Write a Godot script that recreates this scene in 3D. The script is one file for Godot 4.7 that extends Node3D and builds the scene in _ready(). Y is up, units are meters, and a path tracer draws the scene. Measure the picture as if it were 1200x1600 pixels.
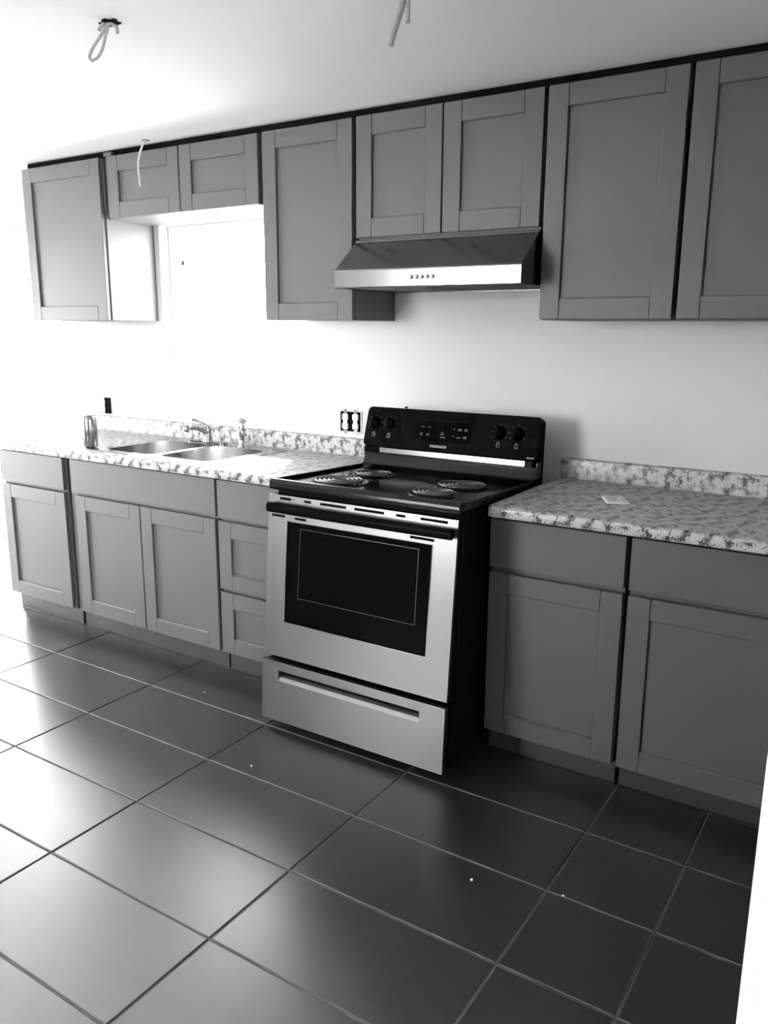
extends Node3D

var M := {}
var used := {}

# ------------------------------------------------------------------ helpers
func grey(l: float) -> Color:
	return Color(l, l, l).linear_to_srgb()

func mat(l: float, rough := 0.5, metal := 0.0) -> StandardMaterial3D:
	var m := StandardMaterial3D.new()
	m.albedo_color = grey(l)
	m.roughness = rough
	m.metallic = metal
	return m

func noise_image(sz: int, freq: float, octaves: int, sd: int, kind := FastNoiseLite.TYPE_SIMPLEX_SMOOTH, fractal := FastNoiseLite.FRACTAL_FBM, warp := 0.0) -> Image:
	var n := FastNoiseLite.new()
	n.seed = sd
	n.noise_type = kind
	n.frequency = freq
	n.fractal_type = fractal
	n.fractal_octaves = octaves
	if warp > 0.0:
		n.domain_warp_enabled = true
		n.domain_warp_amplitude = warp
		n.domain_warp_frequency = freq * 1.5
	return n.get_seamless_image(sz, sz)

func tri(m: StandardMaterial3D, scale: Vector3, world := true) -> void:
	m.uv1_triplanar = true
	m.uv1_world_triplanar = world
	m.uv1_scale = scale

func tex_range(src: Image, lo: float, hi: float, power := 1.0) -> ImageTexture:
	var w := src.get_width()
	var out := Image.create(w, w, false, Image.FORMAT_RGB8)
	for y in w:
		for x in w:
			var v: float = lerpf(lo, hi, pow(src.get_pixel(x, y).r, power))
			out.set_pixel(x, y, Color(v, v, v))
	return ImageTexture.create_from_image(out)

func granite_texture() -> ImageTexture:
	var s := 1024
	var a := noise_image(s, 0.008, 6, 3, FastNoiseLite.TYPE_SIMPLEX_SMOOTH, FastNoiseLite.FRACTAL_FBM, 30.0)
	var b := noise_image(s, 0.011, 5, 11, FastNoiseLite.TYPE_SIMPLEX_SMOOTH, FastNoiseLite.FRACTAL_RIDGED, 36.0)
	var c := noise_image(s, 0.05, 5, 21)
	var d := noise_image(s, 0.006, 3, 33)
	var out := Image.create(s, s, false, Image.FORMAT_RGB8)
	for y in s:
		for x in s:
			var pa := a.get_pixel(x, y).r
			var pb := b.get_pixel(x, y).r
			var pc := c.get_pixel(x, y).r
			var pd := d.get_pixel(x, y).r
			var v := lerpf(0.74, 0.93, pc)
			v -= 0.30 * smoothstep(0.46, 0.60, pa * 0.7 + pc * 0.3) * smoothstep(0.3, 0.6, pd)
			v -= 0.14 * smoothstep(0.56, 0.66, pc)
			var vein := smoothstep(0.74, 0.84, pb + 0.22 * (pc - 0.5)) * smoothstep(0.40, 0.55, pd)
			v = lerpf(v, 0.07, vein)
			var blot := smoothstep(0.60, 0.64, pa * 0.6 + pc * 0.4)
			v = lerpf(v, 0.08, blot * 0.9)
			out.set_pixel(x, y, Color(v, v, v))
	return ImageTexture.create_from_image(out)

func st0() -> SurfaceTool:
	var st := SurfaceTool.new()
	st.begin(Mesh.PRIMITIVE_TRIANGLES)
	return st

func tri3(st: SurfaceTool, a: Vector3, b: Vector3, c: Vector3, na: Vector3, nb: Vector3, nc: Vector3) -> void:
	var g := (b - a).cross(c - a)
	if g.dot(na + nb + nc) > 0.0:
		st.set_normal(na); st.add_vertex(a)
		st.set_normal(nc); st.add_vertex(c)
		st.set_normal(nb); st.add_vertex(b)
	else:
		st.set_normal(na); st.add_vertex(a)
		st.set_normal(nb); st.add_vertex(b)
		st.set_normal(nc); st.add_vertex(c)

func poly(st: SurfaceTool, pts: Array, center: Vector3) -> void:
	var n := Vector3.ZERO
	var mid := Vector3.ZERO
	for i in pts.size():
		var p: Vector3 = pts[i]
		var q: Vector3 = pts[(i + 1) % pts.size()]
		n += p.cross(q)
		mid += p / pts.size()
	n = n.normalized()
	if n.dot(mid - center) < 0.0:
		n = -n
	for i in range(1, pts.size() - 1):
		tri3(st, pts[0], pts[i], pts[i + 1], n, n, n)

func box(st: SurfaceTool, a: Vector3, b: Vector3, r := 0.0, xf := Transform3D.IDENTITY) -> void:
	var c := (a + b) / 2.0
	var h := (b - a).abs() / 2.0
	var cc := xf * c
	if r <= 0.0:
		for ax in 3:
			for s in [-1.0, 1.0]:
				var q := []
				for k in [[-1, -1], [1, -1], [1, 1], [-1, 1]]:
					var p := Vector3.ZERO
					p[ax] = h[ax] * s
					p[(ax + 1) % 3] = h[(ax + 1) % 3] * k[0]
					p[(ax + 2) % 3] = h[(ax + 2) % 3] * k[1]
					q.append(xf * (c + p))
				poly(st, q, cc)
		return
	for ax in 3:
		var u := (ax + 1) % 3
		var v := (ax + 2) % 3
		for s in [-1.0, 1.0]:
			var q := []
			for k in [[-1, -1], [1, -1], [1, 1], [-1, 1]]:
				var p := Vector3.ZERO
				p[ax] = h[ax] * s
				p[u] = (h[u] - r) * k[0]
				p[v] = (h[v] - r) * k[1]
				q.append(xf * (c + p))
			poly(st, q, cc)
		for s in [-1.0, 1.0]:
			for t in [-1.0, 1.0]:
				var q := []
				for k in [[0, -1], [0, 1], [1, 1], [1, -1]]:
					var p := Vector3.ZERO
					p[u] = (h[u] - (r if k[0] == 1 else 0.0)) * s
					p[v] = (h[v] - (0.0 if k[0] == 1 else r)) * t
					p[ax] = (h[ax] - r) * k[1]
					q.append(xf * (c + p))
				poly(st, q, cc)
	for sx in [-1.0, 1.0]:
		for sy in [-1.0, 1.0]:
			for sz in [-1.0, 1.0]:
				var sg := Vector3(sx, sy, sz)
				var q := []
				for ax in 3:
					var p := (h - Vector3(r, r, r)) * sg
					p[ax] = h[ax] * sg[ax]
					q.append(xf * (c + p))
				poly(st, q, cc)

# profile in the (z, y) plane extruded along x; or pass a transform
func extrude(st: SurfaceTool, prof: PackedVector2Array, x0: float, x1: float, xf := Transform3D.IDENTITY, smooth := false) -> void:
	var pr := prof
	if Geometry2D.is_polygon_clockwise(pr):
		pr = pr.duplicate()
		pr.reverse()
	var n := pr.size()
	var ns := []
	for i in n:
		var e := pr[(i + 1) % n] - pr[i]
		ns.append(Vector2(e.y, -e.x).normalized())
	# is_polygon_clockwise is for y-down; choose the sign by an inside test
	var m0 := (pr[0] + pr[1]) / 2.0
	if Geometry2D.is_point_in_polygon(m0 + ns[0] * 0.00005, pr):
		for i in n:
			ns[i] = -ns[i]
	for i in n:
		var p := pr[i]
		var q := pr[(i + 1) % n]
		var na: Vector2 = ns[i]
		var nb: Vector2 = ns[i]
		if smooth:
			var pv: Vector2 = ns[(i + n - 1) % n]
			var nx: Vector2 = ns[(i + 1) % n]
			if pv.dot(ns[i]) > 0.8: na = (pv + ns[i]).normalized()
			if nx.dot(ns[i]) > 0.8: nb = (nx + ns[i]).normalized()
		var b := xf.basis
		var n3a := (b * Vector3(0, na.y, na.x)).normalized()
		var n3b := (b * Vector3(0, nb.y, nb.x)).normalized()
		var A := xf * Vector3(x0, p.y, p.x)
		var B := xf * Vector3(x1, p.y, p.x)
		var C := xf * Vector3(x1, q.y, q.x)
		var D := xf * Vector3(x0, q.y, q.x)
		tri3(st, A, B, C, n3a, n3a, n3b)
		tri3(st, A, C, D, n3a, n3b, n3b)
	var idx := Geometry2D.triangulate_polygon(pr)
	for s in [[x0, -signf(x1 - x0)], [x1, signf(x1 - x0)]]:
		var nn := (xf.basis * Vector3(s[1], 0, 0)).normalized()
		for k in range(0, idx.size(), 3):
			var t := []
			for j in 3:
				var p2 := pr[idx[k + j]]
				t.append(xf * Vector3(s[0], p2.y, p2.x))
			tri3(st, t[0], t[1], t[2], nn, nn, nn)

func rrect(w: float, h: float, r: float, k := 5) -> PackedVector2Array:
	var out := PackedVector2Array()
	for q in 4:
		var cx := (w / 2 - r) * (1.0 if q == 0 or q == 3 else -1.0)
		var cy := (h / 2 - r) * (1.0 if q < 2 else -1.0)
		for i in k + 1:
			var a := q * PI / 2 + i * PI / 2 / k
			out.append(Vector2(cx + cos(a) * r, cy + sin(a) * r))
	return out

# profile of (radius, height) turned about y; break the normal where a point repeats
func lathe(st: SurfaceTool, prof: Array, xf := Transform3D.IDENTITY, seg := 24) -> void:
	for i in prof.size() - 1:
		var p: Vector2 = prof[i]
		var q: Vector2 = prof[i + 1]
		if p.distance_to(q) < 1e-6: continue
		var e := q - p
		var n := Vector2(e.y, -e.x).normalized()
		var na := n
		var nb := n
		if i > 0:
			var e0: Vector2 = p - prof[i - 1]
			if e0.length() > 1e-6:
				var n0 := Vector2(e0.y, -e0.x).normalized()
				if n0.dot(n) > 0.6: na = (n0 + n).normalized()
		if i < prof.size() - 2:
			var e1: Vector2 = prof[i + 2] - q
			if e1.length() > 1e-6:
				var n1 := Vector2(e1.y, -e1.x).normalized()
				if n1.dot(n) > 0.6: nb = (n1 + n).normalized()
		for k in seg:
			var a0 := TAU * k / seg
			var a1 := TAU * (k + 1) / seg
			var d0 := Vector3(cos(a0), 0, sin(a0))
			var d1 := Vector3(cos(a1), 0, sin(a1))
			var A := xf * (d0 * p.x + Vector3.UP * p.y)
			var B := xf * (d1 * p.x + Vector3.UP * p.y)
			var C := xf * (d1 * q.x + Vector3.UP * q.y)
			var D := xf * (d0 * q.x + Vector3.UP * q.y)
			var bs := xf.basis
			var nA := (bs * (d0 * na.x + Vector3.UP * na.y)).normalized()
			var nB := (bs * (d1 * na.x + Vector3.UP * na.y)).normalized()
			var nC := (bs * (d1 * nb.x + Vector3.UP * nb.y)).normalized()
			var nD := (bs * (d0 * nb.x + Vector3.UP * nb.y)).normalized()
			if p.x > 1e-6: tri3(st, A, B, C, nA, nB, nC)
			if q.x > 1e-6: tri3(st, A, C, D, nA, nC, nD)

func tube(st: SurfaceTool, pts: Array, r0: float, r1 := -1.0, seg := 8, flat := 1.0) -> void:
	if r1 < 0.0: r1 = r0
	var n := pts.size()
	var side := Vector3.ZERO
	var rings := []
	var norms := []
	for i in n:
		var t: Vector3 = (pts[mini(i + 1, n - 1)] - pts[maxi(i - 1, 0)]).normalized()
		if i == 0:
			side = t.cross(Vector3.UP if absf(t.y) < 0.9 else Vector3.RIGHT).normalized()
		side = (side - t * side.dot(t)).normalized()
		var up := side.cross(t).normalized()
		var rr := lerpf(r0, r1, float(i) / (n - 1))
		var ring := []
		var nn := []
		for k in seg:
			var a := TAU * k / seg
			ring.append(pts[i] + side * cos(a) * rr * flat + up * sin(a) * rr)
			nn.append((side * cos(a) / flat + up * sin(a)).normalized())
		rings.append(ring)
		norms.append(nn)
	for i in n - 1:
		for k in seg:
			var k1 := (k + 1) % seg
			tri3(st, rings[i][k], rings[i][k1], rings[i + 1][k1], norms[i][k], norms[i][k1], norms[i + 1][k1])
			tri3(st, rings[i][k], rings[i + 1][k1], rings[i + 1][k], norms[i][k], norms[i + 1][k1], norms[i + 1][k])
	for e in [0, n - 1]:
		var c: Vector3 = pts[e]
		poly(st, rings[e], c + (pts[1] - pts[0] if e == 0 else pts[n - 2] - pts[n - 1]))

func numbered(called: String) -> String:
	var k: int = used.get(called, 0)
	used[called] = k + 1
	return called if k == 0 else "%s_%03d" % [called, k]

func put(called: String, st: SurfaceTool, m: Material, parent: Node3D = null) -> MeshInstance3D:
	var o := MeshInstance3D.new()
	o.mesh = st.commit()
	o.mesh.surface_set_material(0, m)
	o.cast_shadow = GeometryInstance3D.SHADOW_CASTING_SETTING_ON
	if parent == null:
		o.name = numbered(called)
		add_child(o)
	else:
		o.name = called
		parent.add_child(o, true)
	return o

func bput(called: String, a: Vector3, b: Vector3, r: float, m: Material, parent: Node3D = null) -> MeshInstance3D:
	var st := st0()
	box(st, a, b, r)
	return put(called, st, m, parent)

func thing(called: String, label: String, category: String, at := Vector3.ZERO, group := "") -> Node3D:
	var o := Node3D.new()
	o.name = numbered(called)
	add_child(o)
	o.position = at
	tag(o, label, category, group)
	return o

func tag(o: Node3D, label: String, category: String, group := "") -> void:
	o.set_meta("label", label)
	o.set_meta("category", category)
	if group != "": o.set_meta("group", group)

func struct(o: Node3D, label: String, category: String) -> Node3D:
	o.set_meta("kind", "structure")
	tag(o, label, category)
	return o

# a wall slab with rectangular holes; u runs along the wall, y up
func wall(called: String, along_x: bool, at0: float, at1: float, u0: float, u1: float, y0: float, y1: float, holes: Array, m: Material, label: String) -> Node3D:
	var st := st0()
	var us := [u0, u1]
	for h in holes:
		us.append(h[0]); us.append(h[1])
	us.sort()
	for i in us.size() - 1:
		var a: float = us[i]
		var b: float = us[i + 1]
		if b - a < 1e-5: continue
		var spans := [[y0, y1]]
		for h in holes:
			if (a + b) / 2 > h[0] and (a + b) / 2 < h[1]:
				spans = [[y0, h[2]], [h[3], y1]]
		for s in spans:
			if s[1] - s[0] < 1e-4: continue
			if along_x: box(st, Vector3(a, s[0], at0), Vector3(b, s[1], at1))
			else: box(st, Vector3(at0, s[0], a), Vector3(at1, s[1], b))
	return struct(put(called, st, m), label, "wall")

# window frame and panes in an opening lying across z (along_x) or across x
func glazing(called: String, along_x: bool, at: float, u0: float, u1: float, y0: float, y1: float, sashes: int, label: String, w := 0.035) -> Node3D:
	var o := Node3D.new()
	o.name = called
	add_child(o)
	o.set_meta("kind", "structure")
	tag(o, label, "window")
	var P := func(u: float, y: float, d: float) -> Vector3:
		return Vector3(u, y, at + d) if along_x else Vector3(at + d, y, u)
	var st := st0()
	box(st, P.call(u0, y0, -0.03), P.call(u0 + w, y1, 0.03), 0.003)
	box(st, P.call(u1 - w, y0, -0.03), P.call(u1, y1, 0.03), 0.003)
	box(st, P.call(u0 + w, y0, -0.03), P.call(u1 - w, y0 + w, 0.03), 0.003)
	box(st, P.call(u0 + w, y1 - w, -0.03), P.call(u1 - w, y1, 0.03), 0.003)
	put("window_frame", st, M.vinyl, o)
	var n := sashes
	var step := (u1 - u0 - 2 * w) / n
	for i in n:
		var a := u0 + w + i * step
		if i > 0:
			bput("mullion", P.call(a - 0.022, y0 + w, -0.025), P.call(a + 0.022, y1 - w, 0.025), 0.003, M.vinyl, o)
		bput("pane", P.call(a, y0 + w, -0.002), P.call(a + step, y1 - w, 0.002), 0.0, M.glass, o)
	return o

# shaker front: recessed panel with four frame pieces in front of it
func shaker(called: String, parent: Node3D, x0: float, x1: float, y0: float, y1: float, zf: float, bevel := false, w := 0.07, rail := 0.07) -> MeshInstance3D:
	var d := bput(called, Vector3(x0 + 0.01, y0 + 0.01, zf - 0.019), Vector3(x1 - 0.01, y1 - 0.01, zf - 0.011), 0.0, M.cab, parent)
	bput("stile", Vector3(x0, y0, zf - 0.02), Vector3(x0 + w, y1, zf), 0.002, M.cab, d)
	bput("stile", Vector3(x1 - w, y0, zf - 0.02), Vector3(x1, y1, zf), 0.002, M.cab, d)
	bput("rail", Vector3(x0 + w + 0.0003, y1 - rail, zf - 0.02), Vector3(x1 - w - 0.0003, y1, zf - 0.0004), 0.002, M.cab, d)
	if bevel:
		var st := st0()
		extrude(st, PackedVector2Array([Vector2(zf - 0.02, y0), Vector2(zf - 0.001, y0), Vector2(zf - 0.0004, y0 + 0.001), Vector2(zf - 0.0004, y0 + rail - 0.005), Vector2(zf - 0.006, y0 + rail), Vector2(zf - 0.02, y0 + rail)]), x0 + w + 0.0003, x1 - w - 0.0003)
		put("rail", st, M.cab, d)
		return d
	bput("rail", Vector3(x0 + w + 0.0003, y0, zf - 0.02), Vector3(x1 - w - 0.0003, y0 + rail, zf - 0.0004), 0.002, M.cab, d)
	return d

func upper(label: String, bx0: float, bx1: float, y0: float, y1: float, doors: Array) -> Node3D:
	var t := thing("upper_cabinet", label, "cabinet", Vector3((bx0 + bx1) / 2, y0, 0))
	var off := -t.position
	bput("cabinet_body", Vector3(bx0, y0, 0.0) + off, Vector3(bx1, y1, 0.2945) + off, 0.001, M.cab, t)
	for d in doors:
		shaker("door", t, d[0] + off.x, d[1] + off.x, d[2] + off.y, d[3] + off.y, 0.317)
	return t

func base(label: String, bx0: float, bx1: float, fronts: Array, hollow := false) -> Node3D:
	var t := thing("base_cabinet", label, "cabinet", Vector3((bx0 + bx1) / 2, 0, 0))
	var ox := -t.position.x
	if hollow:
		# open-topped carcass: floor, two sides, back and front rail joined
		var st := st0()
		box(st, Vector3(bx0 + ox, 0.085, 0.0), Vector3(bx1 + ox, 0.105, 0.6075))
		box(st, Vector3(bx0 + ox, 0.105, 0.0), Vector3(bx0 + ox + 0.018, 0.861, 0.6075))
		box(st, Vector3(bx1 + ox - 0.018, 0.105, 0.0), Vector3(bx1 + ox, 0.861, 0.6075))
		box(st, Vector3(bx0 + ox + 0.018, 0.105, 0.0), Vector3(bx1 + ox - 0.018, 0.861, 0.012))
		box(st, Vector3(bx0 + ox + 0.018, 0.105, 0.5895), Vector3(bx1 + ox - 0.018, 0.861, 0.6075))
		put("cabinet_body", st, M.cab, t)
	else:
		bput("cabinet_body", Vector3(bx0 + ox, 0.085, 0.0), Vector3(bx1 + ox, 0.861, 0.6075), 0.001, M.cab, t)
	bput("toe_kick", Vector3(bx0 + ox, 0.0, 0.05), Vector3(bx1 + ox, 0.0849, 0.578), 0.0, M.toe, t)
	for f in fronts:
		if f[0] == "slab":
			bput("drawer_front", Vector3(f[1] + ox, f[3], 0.61), Vector3(f[2] + ox, f[4], 0.63), 0.0012, M.cab, t)
		else:
			shaker(f[0], t, f[1] + ox, f[2] + ox, f[3], f[4], 0.63, true)
	return t

func counter(called: String, label: String, x0: float, x1: float, hole: Array) -> Node3D:
	var t := thing(called, label, "countertop", Vector3((x0 + x1) / 2, 0.862, 0))
	var o := -t.position
	var st := st0()
	var y0 := 0.0
	var y1 := 0.038
	var pr := PackedVector2Array()
	pr.append(Vector2(0.585, y0))
	for k in 4:
		var a := -PI / 2 + k * PI / 6
		pr.append(Vector2(0.665 - 0.006 + cos(a) * 0.006, y0 + 0.006 + sin(a) * 0.006))
	for k in 6:
		var a := k * PI / 10
		pr.append(Vector2(0.665 - 0.012 + cos(a) * 0.012, y1 - 0.012 + sin(a) * 0.012))
	pr.append(Vector2(0.585, y1))
	extrude(st, pr, x0 + o.x, x1 + o.x, Transform3D.IDENTITY, true)
	if hole.is_empty():
		box(st, Vector3(x0 + o.x, y0, 0), Vector3(x1 + o.x, y1, 0.585))
	else:
		box(st, Vector3(x0 + o.x, y0, 0), Vector3(hole[0] + o.x, y1, 0.585))
		box(st, Vector3(hole[1] + o.x, y0, 0), Vector3(x1 + o.x, y1, 0.585))
		box(st, Vector3(hole[0] + o.x, y0, 0), Vector3(hole[1] + o.x, y1, hole[2]))
		box(st, Vector3(hole[0] + o.x, y0, hole[3]), Vector3(hole[1] + o.x, y1, 0.585))
	put("worktop", st, M.granite, t)
	var sb := st0()
	var bp := PackedVector2Array([Vector2(0.001, y1), Vector2(0.028, y1), Vector2(0.023, y1 + 0.008), Vector2(0.021, y1 + 0.066), Vector2(0.019, y1 + 0.073), Vector2(0.013, y1 + 0.077), Vector2(0.001, y1 + 0.077)])
	extrude(sb, bp, x0 + o.x, x1 + o.x, Transform3D.IDENTITY, true)
	put("backsplash", sb, M.granite, t)
	return t

# ------------------------------------------------------------------ scene
func _ready() -> void:
	var cam := Camera3D.new()
	cam.name = "camera"
	add_child(cam)
	cam.position = Vector3(2.0568, 1.463, 3.0646)
	cam.basis = Basis.from_euler(Vector3(-0.2194, 0.571, 0.006))
	cam.fov = rad_to_deg(2.0 * atan(800.0 / 1282.67))
	cam.near = 0.05
	cam.far = 200.0
	cam.current = true
	var env := Environment.new()
	var sky := Sky.new()
	var sm := ProceduralSkyMaterial.new()
	sm.sky_top_color = Color(0.55, 0.55, 0.55)
	sm.sky_curve = 0.5
	sm.sky_horizon_color = Color(1, 1, 1)
	sm.ground_horizon_color = Color(0.9, 0.9, 0.9)
	sm.ground_bottom_color = Color(0.6, 0.6, 0.6)
	sm.sky_energy_multiplier = 6.3
	sm.ground_energy_multiplier = 6.0
	sky.sky_material = sm
	env.background_mode = Environment.BG_SKY
	env.sky = sky
	env.tonemap_mode = Environment.TONE_MAPPER_LINEAR
	env.tonemap_exposure = 0.66
	env.sdfgi_enabled = true
	env.ssao_enabled = true
	env.ssil_enabled = true
	var we := WorldEnvironment.new()
	we.name = "world_environment"
	we.environment = env
	add_child(we)
	var sun := DirectionalLight3D.new()
	sun.name = "sun"
	sun.light_energy = 135.0
	sun.light_angular_distance = 0.6
	sun.shadow_enabled = true
	add_child(sun)
	sun.look_at_from_position(Vector3(-5, 14.4, -10), Vector3.ZERO, Vector3.UP)
	materials()
	room()
	cabinets()
	counters()
	stove()
	hood()
	sink_things()
	outlets()
	ceiling_wires()
	small_things()

func materials() -> void:
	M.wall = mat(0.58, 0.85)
	var wn := noise_image(512, 0.02, 4, 5)
	var wb := wn.duplicate()
	wb.convert(Image.FORMAT_RGBA8)
	wb.bump_map_to_normal_map(1.2)
	M.wall.normal_enabled = true
	M.wall.normal_texture = ImageTexture.create_from_image(wb)
	M.wall.normal_scale = 0.35
	tri(M.wall, Vector3(2, 2, 2))
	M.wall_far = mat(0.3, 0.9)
	M.ceiling = mat(0.93, 0.7)
	M.ceiling.normal_enabled = true
	M.ceiling.normal_texture = M.wall.normal_texture
	M.ceiling.normal_scale = 0.3
	tri(M.ceiling, Vector3(1.1, 1.1, 1.1))
	M.stucco = mat(0.6, 0.9)
	var sn := noise_image(512, 0.035, 5, 9)
	sn.convert(Image.FORMAT_RGBA8)
	sn.bump_map_to_normal_map(5.0)
	M.stucco.normal_enabled = true
	M.stucco.normal_texture = ImageTexture.create_from_image(sn)
	M.stucco.normal_scale = 1.0
	tri(M.stucco, Vector3(6, 6, 6))
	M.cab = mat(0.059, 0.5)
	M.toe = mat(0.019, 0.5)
	M.shade_black = mat(0.004, 0.9)  # near-black colour for the shade in the gap over the wall cabinets
	M.shade_black.metallic_specular = 0.0
	M.granite = mat(1.0, 0.3)
	M.granite.albedo_color = Color(0.86, 0.86, 0.86)
	M.granite.albedo_texture = granite_texture()
	tri(M.granite, Vector3(2.9, 2.9, 2.9))
	M.grout = mat(0.07, 0.95)
	M.tiles = []
	var streak := noise_image(512, 0.02, 4, 17)
	var cloud := noise_image(512, 0.008, 5, 23)
	var mixed := Image.create(512, 512, false, Image.FORMAT_RGB8)
	for y in 512:
		for x in 512:
			var v := 0.5 * streak.get_pixel(x, y).r + 0.5 * cloud.get_pixel(x, y).r
			mixed.set_pixel(x, y, Color(v, v, v))
	var talb := tex_range(mixed, 0.04, 0.15, 1.3)
	var trgh := tex_range(mixed, 0.32, 0.37)
	for k in 3:
		var m := mat(1.0, 1.0)
		var f: float = [0.92, 1.0, 0.96][k]
		m.albedo_color = Color(f, f, f)
		m.albedo_texture = talb
		m.roughness = 1.0
		m.metallic_specular = 1.0
		m.clearcoat_enabled = true
		m.clearcoat = 0.7
		m.clearcoat_roughness = 0.33
		m.roughness_texture = trgh
		m.roughness_texture_channel = BaseMaterial3D.TEXTURE_CHANNEL_RED
		tri(m, Vector3(0.9, 0.9, 6.0))
		m.uv1_offset = Vector3(0.31 * k, 0, 0.17 * k)
		M.tiles.append(m)
	var smudge := tex_range(noise_image(256, 0.012, 4, 41), 0.285, 0.34)
	M.steel = mat(0.165, 1.0, 1.0)
	M.steel.roughness_texture = smudge
	M.steel.roughness_texture_channel = BaseMaterial3D.TEXTURE_CHANNEL_RED
	tri(M.steel, Vector3(4, 1.3, 4))
	M.hoodsteel = mat(0.36, 0.17, 1.0)
	M.mesh = mat(0.03, 0.5, 0.5)
	M.sinksteel = mat(0.45, 0.2, 1.0)
	M.chrome = mat(0.42, 0.08, 1.0)
	M.alu = mat(0.32, 0.2, 1.0)
	M.black = mat(0.003, 0.12)
	M.blackmatte = mat(0.003, 0.5)
	M.glassblack = mat(0.002, 0.04)
	M.black.metallic_specular = 0.06
	M.blackmatte.metallic_specular = 0.1
	M.glassblack.metallic_specular = 0.06
	M.gloss = mat(0.003, 0.14)
	M.gloss.metallic_specular = 0.3
	M.coil = mat(0.05, 0.25, 0.3)
	M.pan = mat(0.004, 0.22)
	M.pan.metallic_specular = 0.25
	M.band = mat(0.22, 0.16, 1.0)
	M.border = mat(0.02, 0.3)
	M.legend = mat(0.13, 0.6)
	M.lettering = mat(0.38, 0.6)
	M.vinyl = mat(0.75, 0.4)
	M.white = mat(0.75, 0.5)
	M.darkbox = mat(0.004, 0.95)
	M.darkbox.metallic_specular = 0.05
	M.cable = mat(0.3, 0.6)
	M.whitewire = mat(0.65, 0.5)
	M.outdoor = mat(0.6, 0.9)
	M.glass = mat(1.0, 0.0)
	M.glass.transparency = BaseMaterial3D.TRANSPARENCY_ALPHA
	M.glass.albedo_color = Color(1, 1, 1, 0.04)

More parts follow.
